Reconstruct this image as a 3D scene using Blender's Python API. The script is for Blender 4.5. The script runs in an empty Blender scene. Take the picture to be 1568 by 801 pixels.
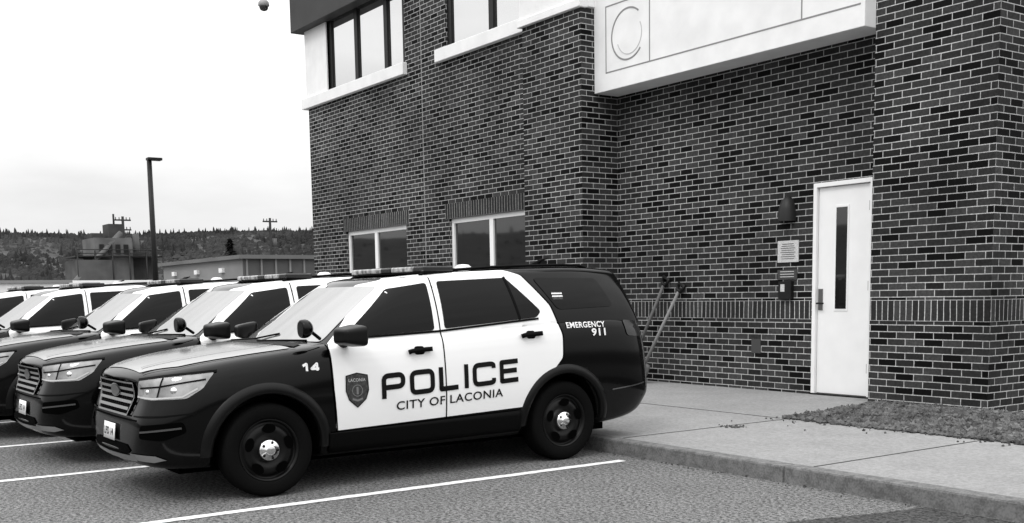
import bpy, bmesh, math, random
from mathutils import Vector, Matrix
from mathutils.bvhtree import BVHTree
random.seed(7)
scene=bpy.context.scene
scene.view_settings.view_transform='Standard'
try: scene.view_settings.look='None'
except Exception: pass
scene.view_settings.exposure=0
COL=scene.collection

# ------------------------------------------------------------------ materials
def newmat(name):
    m=bpy.data.materials.new(name); m.use_nodes=True
    nt=m.node_tree; b=nt.nodes['Principled BSDF']
    return m,nt,b
def setin(b,k,v):
    if k in b.inputs: b.inputs[k].default_value=v
def plain(name,v,rough=.6,spec=.5,metal=0,coat=0,ior=None,var=0,scale=8,bump=0,bscale=60):
    m,nt,b=newmat(name)
    setin(b,'Base Color',(v,v,v,1)); setin(b,'Roughness',rough); setin(b,'Specular IOR Level',spec)
    setin(b,'Metallic',metal); setin(b,'Coat Weight',coat); setin(b,'Coat Roughness',.03)
    if ior: setin(b,'IOR',ior)
    if var or bump:
        tc=nt.nodes.new('ShaderNodeTexCoord')
    if var:
        n=nt.nodes.new('ShaderNodeTexNoise'); n.inputs['Scale'].default_value=scale; n.inputs['Detail'].default_value=6
        nt.links.new(tc.outputs['Object'],n.inputs['Vector'])
        r=nt.nodes.new('ShaderNodeMapRange'); r.inputs['From Min'].default_value=.3; r.inputs['From Max'].default_value=.7
        r.inputs['To Min'].default_value=v*(1-var); r.inputs['To Max'].default_value=v*(1+var)
        nt.links.new(n.outputs['Fac'],r.inputs['Value']); nt.links.new(r.outputs['Result'],b.inputs['Base Color'])
    if bump:
        n2=nt.nodes.new('ShaderNodeTexNoise'); n2.inputs['Scale'].default_value=bscale; n2.inputs['Detail'].default_value=4
        nt.links.new(tc.outputs['Object'],n2.inputs['Vector'])
        bp=nt.nodes.new('ShaderNodeBump'); bp.inputs['Strength'].default_value=bump; bp.inputs['Distance'].default_value=.01
        nt.links.new(n2.outputs['Fac'],bp.inputs['Height']); nt.links.new(bp.outputs['Normal'],b.inputs['Normal'])
    return m
def math_node(nt,op,a,b=None):
    n=nt.nodes.new('ShaderNodeMath'); n.operation=op
    for i,x in enumerate((a,b)):
        if x is None: continue
        if isinstance(x,(int,float)): n.inputs[i].default_value=x
        else: nt.links.new(x,n.inputs[i])
    return n.outputs[0]
def brickmat(name,axis,bw=.25,rh=.0833,mort=.0055,offset=.5,z0=0,black=.19,mc_=.41):
    m,nt,b=newmat(name)
    tc=nt.nodes.new('ShaderNodeTexCoord'); sp=nt.nodes.new('ShaderNodeSeparateXYZ'); cb=nt.nodes.new('ShaderNodeCombineXYZ')
    nt.links.new(tc.outputs['Object'],sp.inputs[0])
    h=math_node(nt,'ADD',sp.outputs[axis],100.0)
    z=math_node(nt,'ADD',sp.outputs[2],10*rh-z0)
    wn=nt.nodes.new('ShaderNodeTexNoise'); wn.inputs['Scale'].default_value=2.2; wn.inputs['Detail'].default_value=2
    nt.links.new(tc.outputs['Object'],wn.inputs['Vector'])
    z=math_node(nt,'ADD',z,math_node(nt,'MULTIPLY',math_node(nt,'SUBTRACT',wn.outputs['Fac'],.5),.006))
    h=math_node(nt,'ADD',h,math_node(nt,'MULTIPLY',math_node(nt,'SUBTRACT',wn.outputs['Fac'],.5),.02))
    nt.links.new(h,cb.inputs[0]); nt.links.new(z,cb.inputs[1])
    br=nt.nodes.new('ShaderNodeTexBrick'); br.offset=offset
    br.inputs['Scale'].default_value=1; br.inputs['Brick Width'].default_value=bw; br.inputs['Row Height'].default_value=rh
    br.inputs['Mortar Size'].default_value=mort; br.inputs['Mortar Smooth'].default_value=.15; br.inputs['Bias'].default_value=0
    br.inputs['Color1'].default_value=(0,0,0,1); br.inputs['Color2'].default_value=(1,1,1,1); br.inputs['Mortar'].default_value=(.5,.5,.5,1)
    nt.links.new(cb.outputs[0],br.inputs['Vector'])
    cr=nt.nodes.new('ShaderNodeValToRGB'); e=cr.color_ramp.elements
    cr.color_ramp.interpolation='LINEAR'
    lo_=.003 if black>0 else .02
    e[0].position=0; e[0].color=(lo_,lo_,lo_,1); e[1].position=1; e[1].color=(.050,.050,.050,1)
    for p,c in ((max(black,.02),.005 if black>0 else .021),(max(black,.02)+.04,.019),(.7,.030)):
        x=e.new(p); x.color=(c,c,c,1)
    nt.links.new(br.outputs['Color'],cr.inputs[0])
    n=nt.nodes.new('ShaderNodeTexNoise'); n.inputs['Scale'].default_value=35; n.inputs['Detail'].default_value=6
    nt.links.new(tc.outputs['Object'],n.inputs['Vector'])
    n3=nt.nodes.new('ShaderNodeTexNoise'); n3.inputs['Scale'].default_value=.8; n3.inputs['Detail'].default_value=4
    nt.links.new(tc.outputs['Object'],n3.inputs['Vector'])
    nr=math_node(nt,'MULTIPLY',math_node(nt,'ADD',math_node(nt,'MULTIPLY',n.outputs['Fac'],1.4),.3),math_node(nt,'ADD',math_node(nt,'MULTIPLY',n3.outputs['Fac'],1.4),.3))
    mul=nt.nodes.new('ShaderNodeMix'); mul.data_type='RGBA'; mul.blend_type='MULTIPLY'; mul.inputs[0].default_value=1
    nt.links.new(cr.outputs[0],mul.inputs[6]); 
    cc=nt.nodes.new('ShaderNodeCombineColor'); 
    for i in range(3): nt.links.new(nr,cc.inputs[i])
    nt.links.new(cc.outputs[0],mul.inputs[7])
    mort_c=math_node(nt,'MULTIPLY',nr,mc_)
    mc=nt.nodes.new('ShaderNodeCombineColor')
    for i in range(3): nt.links.new(mort_c,mc.inputs[i])
    mx=nt.nodes.new('ShaderNodeMix'); mx.data_type='RGBA'
    nt.links.new(br.outputs['Fac'],mx.inputs[0]); nt.links.new(mul.outputs[2],mx.inputs[6]); nt.links.new(mc.outputs[0],mx.inputs[7])
    nt.links.new(mx.outputs[2],b.inputs['Base Color'])
    setin(b,'Roughness',.85); setin(b,'Specular IOR Level',.10)
    bp=nt.nodes.new('ShaderNodeBump'); bp.inputs['Strength'].default_value=.6; bp.inputs['Distance'].default_value=.008
    hh=math_node(nt,'SUBTRACT',math_node(nt,'MULTIPLY',n.outputs['Fac'],.3),br.outputs['Fac'])
    nt.links.new(hh,bp.inputs['Height']); nt.links.new(bp.outputs['Normal'],b.inputs['Normal'])
    return m
def speckle(name,lo,hi,s1,s2,big=.25,bump=.5,rough=.9,f0=.40,f1=.60):
    m,nt,b=newmat(name)
    tc=nt.nodes.new('ShaderNodeTexCoord')
    def noise(s,d=3):
        n=nt.nodes.new('ShaderNodeTexNoise'); n.inputs['Scale'].default_value=s; n.inputs['Detail'].default_value=d
        nt.links.new(tc.outputs['Object'],n.inputs['Vector']); return n.outputs['Fac']
    a=noise(s1,2); c=noise(s2,3); g=noise(.35,6); g2=noise(2.5,5)
    s=math_node(nt,'ADD',math_node(nt,'MULTIPLY',a,.5),math_node(nt,'MULTIPLY',c,.5))
    r=nt.nodes.new('ShaderNodeMapRange'); r.inputs['From Min'].default_value=f0; r.inputs['From Max'].default_value=f1
    r.inputs['To Min'].default_value=lo; r.inputs['To Max'].default_value=hi
    nt.links.new(s,r.inputs['Value'])
    gg=math_node(nt,'ADD',math_node(nt,'MULTIPLY',math_node(nt,'ADD',g,g2),big),1-big)
    o=math_node(nt,'MULTIPLY',r.outputs['Result'],gg)
    nt.links.new(o,b.inputs['Base Color']); setin(b,'Roughness',rough); setin(b,'Specular IOR Level',.2)
    bp=nt.nodes.new('ShaderNodeBump'); bp.inputs['Strength'].default_value=bump; bp.inputs['Distance'].default_value=.006
    nt.links.new(s,bp.inputs['Height']); nt.links.new(bp.outputs['Normal'],b.inputs['Normal'])
    return m
M={}
M['brick_x']=brickmat('brick_front',0)
M['brick_y']=brickmat('brick_side',1)
M['soldier_x']=brickmat('brick_soldier',0,bw=.0833,rh=.25,offset=0,z0=1.13,black=0,mc_=.44)
M['soldier_y']=brickmat('brick_soldier_side',1,bw=.0833,rh=.25,offset=0,z0=1.13,black=0,mc_=.44)
M['soldier_h']=brickmat('brick_head',0,bw=.0833,rh=.29,offset=0,z0=2.97,black=0,mc_=.30)
M['stucco']=plain('white_stucco',.78,.8,.3,var=.06,scale=3,bump=.15,bscale=120)
M['white']=plain('white_paint',.80,.4,.4,var=.03,scale=4)
M['groove']=plain('groove',.24,.8,.2)
M['darkmetal']=plain('dark_metal',.010,.45,.2,var=.2)
M['fascia']=plain('dark_fascia',.03,.6,.3,var=.2,scale=2)
M['glass_hi']=plain('window_reflective',.05,.03,.8,ior=4.5)
M['glass_lo']=plain('window_dark',.010,.03,.5,ior=1.8)
M['asphalt']=speckle('asphalt',.022,.225,34,85,.42,.7,f0=.40,f1=.61)
M['patch']=speckle('asphalt_patch',.012,.08,30,75,.3,.5)
M['concrete']=speckle('concrete',.20,.28,25,70,.34,.2)
M['curb']=speckle('curb_concrete',.10,.18,14,60,.40,.4)
M['joint']=plain('joint',.05,.9,.1)
M['stripe']=plain('stripe_paint',.68,.8,.2,var=.28,scale=22)
M['gravel']=speckle('gravel',.006,.13,35,90,.3,1)
M['pebble']=plain('pebble',.09,.9,.1,var=.8,scale=9)
M['field']=speckle('ground_far',.08,.14,2,8,.4,.1)
M['wood']=plain('tool_handle',.20,.7,.3)
M['tool']=plain('tool_metal',.05,.5,.5,var=.3)
M['plaque']=plain('sign_white',.50,.6,.3,var=.25,scale=60)
M['plaque_d']=plain('sign_dark',.04,.5,.4,var=.5,scale=90)

# ------------------------------------------------------------------ mesh helpers
def obj(name,verts,faces,mats,parent=None,smooth=False,idx=None):
    me=bpy.data.meshes.new(name); me.from_pydata(verts,[],faces)
    if not isinstance(mats,(list,tuple)): mats=[mats]
    for m in mats: me.materials.append(m)
    if idx: 
        for p,i in zip(me.polygons,idx): p.material_index=i
    if smooth:
        for p in me.polygons: p.use_smooth=True
    me.update()
    o=bpy.data.objects.new(name,me); COL.objects.link(o)
    if parent: o.parent=parent
    return o
def empty(name):
    e=bpy.data.objects.new(name,None); COL.objects.link(e); e.empty_display_size=.3; return e
def box(name,x0,x1,y0,y1,z0,z1,mat,parent=None,bevel=0,sidemat=None):
    v=[(x,y,z) for x in (x0,x1) for y in (y0,y1) for z in (z0,z1)]
    f=[(0,1,3,2),(4,6,7,5),(0,4,5,1),(2,3,7,6),(0,2,6,4),(1,5,7,3)]
    if sidemat: o=obj(name,v,f,[mat,sidemat],parent,idx=[1,1,0,0,0,0])
    else: o=obj(name,v,f,mat,parent)
    if bevel:
        md=o.modifiers.new('b','BEVEL'); md.width=bevel; md.segments=2
    return o
def tube(name,pts,rad,mat,parent=None,seg=10,cap=True):
    vs=[];fs=[]
    P=[Vector(p) for p in pts]
    if isinstance(rad,(int,float)): rad=[rad]*len(P)
    for i,p in enumerate(P):
        d=(P[min(i+1,len(P)-1)]-P[max(i-1,0)]).normalized()
        a=d.orthogonal().normalized() if i==0 else (a-d*(a.dot(d))).normalized()
        b=d.cross(a)
        for k in range(seg):
            t=2*math.pi*k/seg; vs.append(tuple(p+(a*math.cos(t)+b*math.sin(t))*rad[i]))
    for i in range(len(P)-1):
        for k in range(seg):
            fs.append((i*seg+k,i*seg+(k+1)%seg,(i+1)*seg+(k+1)%seg,(i+1)*seg+k))
    if cap: fs.append(tuple(range(seg))[::-1]); fs.append(tuple(range((len(P)-1)*seg,len(P)*seg)))
    return obj(name,vs,fs,mat,parent,True)
def lathe(name,prof,origin,axis,mat,parent=None,seg=48,idx=None):
    vs=[];fs=[];ii=[]
    for r,h in prof:
        for k in range(seg):
            t=2*math.pi*k/seg
            if axis=='x': v=(h,r*math.cos(t),r*math.sin(t))
            else: v=(r*math.cos(t),r*math.sin(t),h)
            vs.append((v[0]+origin[0],v[1]+origin[1],v[2]+origin[2]))
    for i in range(len(prof)-1):
        for k in range(seg):
            fs.append((i*seg+k,i*seg+(k+1)%seg,(i+1)*seg+(k+1)%seg,(i+1)*seg+k)); ii.append(idx[i] if idx else 0)
    return obj(name,vs,fs,mat,parent,True,ii)

# ------------------------------------------------------------------ ground, road, pavement
def sheet(name,poly,z,mat,parent=None):
    return obj(name,[(x,y,z) for x,y in poly],[tuple(range(len(poly)))],mat,parent)
sheet('ground',[(-1600,-1600),(1600,-1600),(1600,1600),(-1600,1600)],-.012,M['field'])
sheet('parking_lot_pavement',[(-75,-60),(40,-60),(40,3.5),(-75,3.5)],0,M['asphalt'])
sheet('asphalt_patch',[(3.38,3.42),(3.3,3.0),(3.1,2.3),(5.2,2.1),(5.6,3.42)],.004,M['patch'])
def stripe(name,xc,y0=-1.9,y1=3.22):
    n=60; vs=[];fs=[]
    for i in range(n+1):
        y=y0+(y1-y0)*i/n
        vs+= [(xc-.05+random.uniform(-.006,.006),y,.005),(xc+.05+random.uniform(-.006,.006),y,.005)]
    for i in range(n): fs.append((2*i,2*i+1,2*i+3,2*i+2))
    return obj(name,vs,fs,M['stripe'])
for xc in (.39,-2.22,-4.65,-7.2,-9.8,-12.4): stripe('parking_line',xc)
sheet('sidewalk',[(-40,3.6),(14,3.6),(14,5.95),(-.1,5.95),(-.18,6.6),(-.32,7.4),(-.62,8.3),(-.62,8.4),(-40,8.4)],.13,M['concrete'])
curb=empty('curb')
x=-40
k=0
while x<14:
    x1=x+3.005
    box('curb_stone_%d'%k,x+.006,x1-.004,3.45,3.602,-.05,.136,M['curb'],curb,.018); x=x1; k+=1
jo=empty('sidewalk_joints')
for i,xx in enumerate((-14,-11.7,-9.4,-7.1,-4.8,-2.4,-.05,2.25,4.55,6.85)):
    box('joint_%d'%i,xx-.008,xx+.008,3.61,5.94,.128,.1335,M['joint'],jo)
box('joint_long',-14,-.15,5.94,5.956,.128,.1335,M['joint'],jo)
gb=[(-.1,5.95),(14,5.95),(14,8.1),(-.6,8.1),(-.32,7.4),(-.18,6.6)]
sheet('gravel_bed',gb,.14,M['gravel'])
vs=[];fs=[]
def octa(c,r):
    b=len(vs); R=Matrix.Rotation(random.uniform(0,6),3,'Z')@Matrix.Rotation(random.uniform(0,6),3,'X')
    for d in ((1,0,0),(-1,0,0),(0,1,0),(0,-1,0),(0,0,1),(0,0,-1)):
        v=R@Vector(d)*r*random.uniform(.6,1.2); vs.append((c[0]+v.x,c[1]+v.y,c[2]+v.z))
    for t in ((0,2,4),(2,1,4),(1,3,4),(3,0,4),(2,0,5),(1,2,5),(3,1,5),(0,3,5)): fs.append(tuple(b+q for q in t))
for i in range(9000):
    xx=random.uniform(-.5,5); yy=random.uniform(5.9,8.1)
    if xx< -.1-.14*max(0,yy-5.95)+random.uniform(-.06,.03): continue
    octa((xx,yy,.145),random.uniform(.012,.042))
for i in range(60):
    xx=random.uniform(-.4,4); octa((xx,5.95-abs(random.gauss(0,.22)),.137),random.uniform(.008,.02))
for i in range(26):
    octa((random.gauss(.05,.09),random.gauss(5.0,.06),.136),random.uniform(.008,.022))
for i in range(90):
    octa((random.uniform(-1,6),3.44-abs(random.gauss(0,.07)),.004),random.uniform(.005,.014))
obj('gravel_stones',vs,fs,M['pebble'])

# ------------------------------------------------------------------ police station
ST=empty('police_station')
def wall_holes(name,x0,x1,z0,z1,y,holes,mat,depth=.12):
    xs=sorted({x0,x1,*[h[0] for h in holes],*[h[1] for h in holes]}); zs=sorted({z0,z1,*[h[2] for h in holes],*[h[3] for h in holes]})
    vs=[];fs=[];ii=[]
    def q(a,b,c,d,i=0):
        n=len(vs); vs.extend([a,b,c,d]); fs.append((n,n+1,n+2,n+3)); ii.append(i)
    for i in range(len(xs)-1):
        for j in range(len(zs)-1):
            cx=(xs[i]+xs[i+1])/2; cz=(zs[j]+zs[j+1])/2
            if any(h[0]<cx<h[1] and h[2]<cz<h[3] for h in holes): continue
            q((xs[i],y,zs[j]),(xs[i+1],y,zs[j]),(xs[i+1],y,zs[j+1]),(xs[i],y,zs[j+1]))
    for a,b,c,d in holes:
        e=y+depth
        q((a,y,c),(a,e,c),(a,e,d),(a,y,d),1); q((b,y,c),(b,y,d),(b,e,d),(b,e,c),1)
        q((a,y,c),(b,y,c),(b,e,c),(a,e,c),1); q((a,y,d),(a,e,d),(b,e,d),(b,y,d),1)
    return obj(name,vs,fs,[mat,M['brick_y']],ST,idx=ii)
YW=7.85;YP=7.65;YR=8.38;YB=7.91;YQ=8.12;XC=-5.69
hl=[(-14.38,-11.65,1.55,2.97),(-10.0,-7.30,1.55,2.97)]
hu=[(-15.0,-11.52,6.125,7.63),(-9.97,-7.26,6.125,7.9)]
wall_holes('left_wall',-16.1,-7.24,-.05,9.2,YW,hl+hu,M['brick_x'])
obj('left_end_wall',[(-16.1,YW,-.05),(-16.1,20,-.05),(-16.1,20,9.2),(-16.1,YW,9.2)],[(0,1,2,3)],M['brick_y'],ST)
box('white_corner_pier',-16.13,-15.0,YW-.03,YW+.4,6.13,7.63,M['stucco'],ST)
box('fascia',-16.4,-11.52,YW-.25,YW+.5,7.632,9.2,M['fascia'],ST,.01)
box('sill_left',-16.27,-11.45,YW-.10,YW+.1,5.89,6.125,M['stucco'],ST,.012)
box('sill_right',-10.24,-7.245,YW-.10,YW+.1,5.89,6.12,M['stucco'],ST,.012)
box('expansion_joint',-10.905,-10.885,YW-.003,YW+.02,0,5.885,M['groove'],ST)
box('expansion_joint_upper',-10.905,-10.885,YW-.003,YW+.02,5.89,9.2,M['groove'],ST)
for n,(a,b,c,d) in (('a',hl[0]),('b',hl[1])):
    box('head_'+n,a-.12,b+(.0 if n=='b' else .12),YW-.004,YW+.02,2.972,3.255,M['soldier_h'],ST)
    y0=YW+.06;y1=YW+.12; w=.085
    box('frame_l_'+n,a,a+w,y0,y1,c,d,M['white'],ST); box('frame_r_'+n,b-w,b,y0,y1,c,d,M['white'],ST)
    mid=(a+b)/2-(.06 if n=='a' else 0)
    box('mull_'+n,mid-.06,mid+.06,y0,y1,c+w,d-w,M['white'],ST)
    box('frame_t_'+n,a+w,b-w,y0,y1,d-w,d,M['white'],ST); box('frame_b_'+n,a+w,b-w,y0,y1,c,c+w,M['white'],ST)
    obj('glass_'+n,[(a,y0+.035,c),(b,y0+.035,c),(b,y0+.035,d),(a,y0+.035,d)],[(0,1,2,3)],M['glass_lo'],ST)
for n,(a,b,c,d),ms in (('c',hu[0],(-13.67,-12.35)),('d',hu[1],(-8.5,))):
    y0=YW+.04;y1=YW+.12;w=.14
    box('frame_l_'+n,a,a+w,y0,y1,c,d,M['darkmetal'],ST); box('frame_r_'+n,b-w,b,y0,y1,c,d,M['darkmetal'],ST)
    for i,mm in enumerate(ms): box('mull_%s%d'%(n,i),mm-.07,mm+.07,y0-.01,y1,c,d,M['darkmetal'],ST)
    obj('glass_'+n,[(a,y0+.035,c),(b,y0+.035,c),(b,y0+.035,d),(a,y0+.035,d)],[(0,1,2,3)],M['glass_hi'],ST)
box('pilaster',-7.24,XC,YP,YR+.2,-.05,5.92,M['brick_x'],ST,sidemat=M['brick_y'])
box('pilaster_cap',-7.28,XC+.03,YP-.04,YR+.2,5.921,9.2,M['stucco'],ST,.01)
box('pilaster_cap_lip',-7.31,XC+.05,YP-.07,YP+.1,5.90,6.02,M['stucco'],ST,.01)
wall_holes('recess_wall',XC,-.64,-.05,4.65,YR,[(-1.74,-.80,.131,2.90)],M['brick_x'],.1)
box('recess_soldier',XC+.001,-1.76,YR-.004,YR+.02,1.13,1.38,M['soldier_x'],ST)
box('right_block',-.64,.955,YQ,16,-.05,9.2,M['brick_x'],ST,sidemat=M['brick_y'])
box('right_soldier',-.638,.953,YQ-.004,YQ+.05,1.13,1.38,M['soldier_x'],ST)
obj('right_soldier_side',[(.959,YQ-.004,1.13),(.959,16,1.13),(.959,16,1.38),(.959,YQ-.004,1.38)],[(0,1,2,3)],M['soldier_y'],ST)
box('pilaster_soldier',-7.238,XC-.002,YP-.004,YP+.02,1.13,1.38,M['soldier_x'],ST)
obj('pilaster_soldier_side',[(XC+.004,YP-.004,1.13),(XC+.004,YR,1.13),(XC+.004,YR,1.38),(XC+.004,YP-.004,1.38)],[(0,1,2,3)],M['soldier_y'],ST)
box('sign_band',XC+.002,-.641,YB,YR+.6,4.62,9.2,M['stucco'],ST,.008)
def gr(n,x0,x1,z0,z1): box('groove_'+n,x0,x1,YB-.003,YB+.02,z0,z1,M['groove'],ST)
gr('b',-5.41,-.70,4.88,4.90); gr('l',-5.41,-5.39,4.90,5.86); gr('t',-5.41,-.70,5.86,5.88); gr('d',-4.42,-4.40,4.90,5.86); gr('e',-1.60,-1.58,4.90,5.86)
def arc(n,cx,cz,r0,r1,a0,a1,y,mat,seg=48):
    vs=[];fs=[]
    for i in range(seg+1):
        t=math.radians(a0+(a1-a0)*i/seg)
        for r in (r0,r1):
            for yy in (y,y+.02): vs.append((cx+r*math.cos(t),yy,cz+r*math.sin(t)))
    for i in range(seg):
        a=i*4;b=a+4
        fs+= [(a,a+2,b+2,b),(a,b,b+1,a+1),(a+2,a+3,b+3,b+2)]
    return obj(n,vs,fs,mat,ST)
arc('medallion_c',-4.89,5.38,.36,.385,50,318,YB-.004,M['groove'])
arc('medallion_inner',-4.86,5.36,.27,.285,200,390,YB-.004,plain('groove_light',.5,.8,.2))
box('roof_mass',-16.0,.9,YR+.25,16,8.5,9.1,M['fascia'],ST)
# door
DR=-0.80;DL=-1.74
y0=YR-.015
box('door_frame_l',DL,DL+.055,y0,YR+.08,.131,2.90,M['white'],ST,.004)
box('door_frame_r',DR-.055,DR,y0,YR+.08,.131,2.90,M['white'],ST,.004)
box('door_frame_t',DL+.055,DR-.055,y0,YR+.08,2.845,2.90,M['white'],ST,.004)
box('door_leaf',DL+.062,DR-.062,YR+.03,YR+.075,.155,2.838,M['white'],ST,.003)
box('door_gap',DL+.055,DR-.055,YR+.076,YR+.079,.15,2.845,M['darkmetal'],ST)
box('door_glass_frame',-1.415,-1.195,YR+.022,YR+.04,1.24,2.60,M['white'],ST,.004)
box('door_glass',-1.39,-1.22,YR+.017,YR+.03,1.27,2.57,M['glass_lo'],ST)
box('door_lock_plate',-1.665,-1.595,YR+.018,YR+.04,1.25,1.53,plain('steel',.18,.35,.5,metal=.8),ST,.004)
tube('door_handle',[(-1.63,YR+.02,1.34),(-1.63,YR-.05,1.34),(-1.52,YR-.055,1.34)],.012,M['darkmetal'],ST)
box('threshold',DL,DR,YR-.03,YR+.08,.131,.15,M['darkmetal'],ST)
for i,z in enumerate((.45,1.5,2.5)): box('hinge_%d'%i,DR-.075,DR-.05,YR+.0,YR+.03,z,z+.12,plain('hinge',.4,.4,.5),ST)
# wall light
vs=[];fs=[]
n=10
for i in range(n+1):
    t=math.pi*i/n
    for k,(z,r) in enumerate(((2.44,.13),(2.60,.125),(2.72,.09),(2.77,.03))):
        vs.append((-2.17-math.cos(t)*r,YR-math.sin(t)*r*1.15,z))
for i in range(n):
    for k in range(3): fs.append((i*4+k,(i+1)*4+k,(i+1)*4+k+1,i*4+k+1))
wl=obj('wall_light',vs,fs,plain('light_housing',.012,.5,.3),None,True)
def sgn(name,xc,zc,w,h,mat,d=.012):
    o=box(name,xc-w/2,xc+w/2,YR-d,YR-.001,zc-h/2,zc+h/2,mat); return o
ns=empty('notice_sign')
a=sgn('sign_board',-2.16,2.04,.36,.29,M['plaque']); a.parent=ns
for i in range(8): 
    w=.28*random.uniform(.6,1); o=box('line_%d'%i,-2.16-w/2,-2.16+w/2,YR-.0145,YR-.0125,2.135-.028*i,2.143-.028*i,M['plaque_d'],ns)
dp=empty('door_plaque')
a=sgn('plate',-2.17,1.73,.34,.13,M['plaque_d']); a.parent=dp
for i in range(3):
    o=box('line_%d'%(10+i),-2.17-.12,-2.17+.12,YR-.0145,YR-.0125,1.765-.035*i,1.775-.035*i,M['plaque'],dp)
k=empty('keypad_intercom')
a=sgn('keypad_box',-2.17,1.52,.22,.24,M['darkmetal'],.06); a.parent=k
a=box('keypad_screen',-2.24,-2.17,YR-.064,YR-.06,1.50,1.60,M['plaque']); a.parent=k
a=sgn('vent_grille',-2.72,.745,.17,.20,plain('vent',.05,.6,.3),.01)
# shovels
def shovel(name,top,bot,scoop,shade):
    e=empty(name); T=Vector(top);B=Vector(bot); d=(B-T).normalized()
    tube('shaft',[T,B],.025,shade,e)
    s=Vector((1,0,0)); s=(s-d*s.dot(d)).normalized(); nrm=d.cross(s)
    tube('grip',[T+s*.05-d*.02,T+s*.07-d*.12,T-s*.07-d*.12,T-s*.05-d*.02,T+s*.05-d*.02],.028,M['darkmetal'],e)
    vs=[];fs=[]; W,H=scoop; n=6
    for j in range(n+1):
        v=j/n
        ww=W*(.75+.25*min(1,v*3))*(1 if v<.7 else 1-.5*(v-.7)/.3*.4)
        for i in range(n+1):
            u=(i/n-.5)*2
            p=B+d*(H*v-.03)+s*(u*ww/2)-nrm*(.03*(u*u)*(1-.3*v))
            vs.append(tuple(p))
    for j in range(n):
        for i in range(n): fs.append((j*7+i,j*7+i+1,(j+1)*7+i+1,(j+1)*7+i))
    o=obj('blade',vs,fs,M['tool'],e,True); m=o.modifiers.new('s','SOLIDIFY'); m.thickness=.008
    return e
shovel('snow_shovel',(-4.57,8.33,1.62),(-5.04,8.12,.45),(.28,.32),plain('tool_handle_dark',.10,.6,.3))
shovel('garden_shovel',(-4.24,8.33,1.52),(-4.66,8.02,.42),(.26,.30),M['wood'])

# ------------------------------------------------------------------ background
def hgt(a):
    return 42+3.0*math.sin(a*3+1)+1.6*math.sin(a*7+.5)+.8*math.sin(a*17)+.5*math.sin(a*41)
vs=[];fs=[];N=360
rings=[(400,0),(500,.22),(570,.48),(640,.77),(710,1.0),(800,1.06),(950,.6)]
for i in range(N):
    a=2*math.pi*i/N
    for r,h in rings:
        vs.append((r*math.cos(a),r*math.sin(a),-1+h*hgt(a)+random.uniform(-1,1)*(h>0)*.8))
nr=len(rings)
for i in range(N):
    for k in range(nr-1): fs.append((i*nr+k,((i+1)%N)*nr+k,((i+1)%N)*nr+k+1,i*nr+k+1))
M['hill']=speckle('hill_woods',.02,.055,.08,.5,.35,.2)
obj('hills',vs,fs,M['hill'],None,True)
vs=[];fs=[]
def crown(x,y,z,h,r,sides=5):
    b=len(vs); a0=random.uniform(0,6)
    for lv,(zz,rr) in enumerate(((0,1),(.45,.62),(.8,.28))):
        for k in range(sides):
            t=a0+2*math.pi*k/sides; q=r*rr*random.uniform(.7,1.2); vs.append((x+q*math.cos(t),y+q*math.sin(t),z+h*zz*random.uniform(.92,1.08)))
    vs.append((x,y,z+h))
    for lv in range(2):
        for k in range(sides): fs.append((b+lv*sides+k,b+lv*sides+(k+1)%sides,b+(lv+1)*sides+(k+1)%sides,b+(lv+1)*sides+k))
    for k in range(sides): fs.append((b+2*sides+k,b+2*sides+(k+1)%sides,b+3*sides))
for i in range(17000):
    a=random.uniform(math.radians(145),math.radians(185)) if i<14500 else random.uniform(0,2*math.pi)
    r=random.uniform(420,735) if i%5 else random.uniform(695,740)
    for q in range(nr-1):
        if rings[q][0]<=r<=rings[q+1][0]:
            f=(r-rings[q][0])/(rings[q+1][0]-rings[q][0]); h=rings[q][1]*(1-f)+rings[q+1][1]*f
    dec=random.random()<.88
    H=random.uniform(1.4,2.8) if dec else random.uniform(2.6,5.6)
    crown(r*math.cos(a),r*math.sin(a),-1.4+h*hgt(a),H,random.uniform(1.6,2.8) if dec else random.uniform(.8,1.4))
obj('distant_forest',vs,fs,plain('forest_far',.036,.95,.05,var=.45,scale=.02))
W1=empty('warehouse')
sid=plain('metal_siding',.20,.6,.3,var=.12,scale=.4); sid2=plain('metal_siding_dark',.08,.6,.3,var=.2,scale=.6); roofm=plain('warehouse_roof',.12,.6,.3,var=.2,scale=.3)
box('body',-76.6,-60.1,23.1,50,-.01,4.1,sid,W1,sidemat=sid2)
box('roof_edge',-77,-59.8,22.8,50.3,4.1,4.35,roofm,W1)
for i in range(26): box('rib_%d'%i,-60.09,-60.0,23.3+i,23.42+i,0,4.09,sid,W1)
for i in range(4): box('shutter_%d'%i,-75+i*4,-73+i*4,23.04,23.09,0,2.8,M['white'] if i%2 else sid2,W1)
for i in range(3): box('wall_pack_%d'%i,-74+i*5,-73.4+i*5,22.9,23.1,3.3,3.6,M['white'],W1)
W2=empty('white_commercial_building')
box('body',-110,-76,2,16,-.01,2.9,M['stucco'],W2); box('parapet',-110.2,-75.8,1.8,16.2,2.9,3.1,sid,W2)
for i in range(5): box('window_%d'%i,-108+i*6,-105+i*6,1.94,1.99,1,2.2,M['glass_lo'],W2)
W3=empty('low_commercial_building')
box('body',-118,-92,19,30,-.01,3.0,sid,W3); box('roof',-118.4,-91.6,18.6,30.4,3.0,3.35,M['white'],W3)
T=empty('industrial_plant')
ind=plain('plant_concrete',.045,.8,.2,var=.4,scale=.5); ind2=plain('plant_steel',.085,.6,.3,var=.4,scale=.5)
box('base_block',-119,-113,25.5,29,0,5.9,ind,T); box('upper_block',-119,-114,27.5,31.5,0,8.3,ind2,T); box('hopper',-120,-115,31.5,34.5,0,6.9,ind,T)
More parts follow.
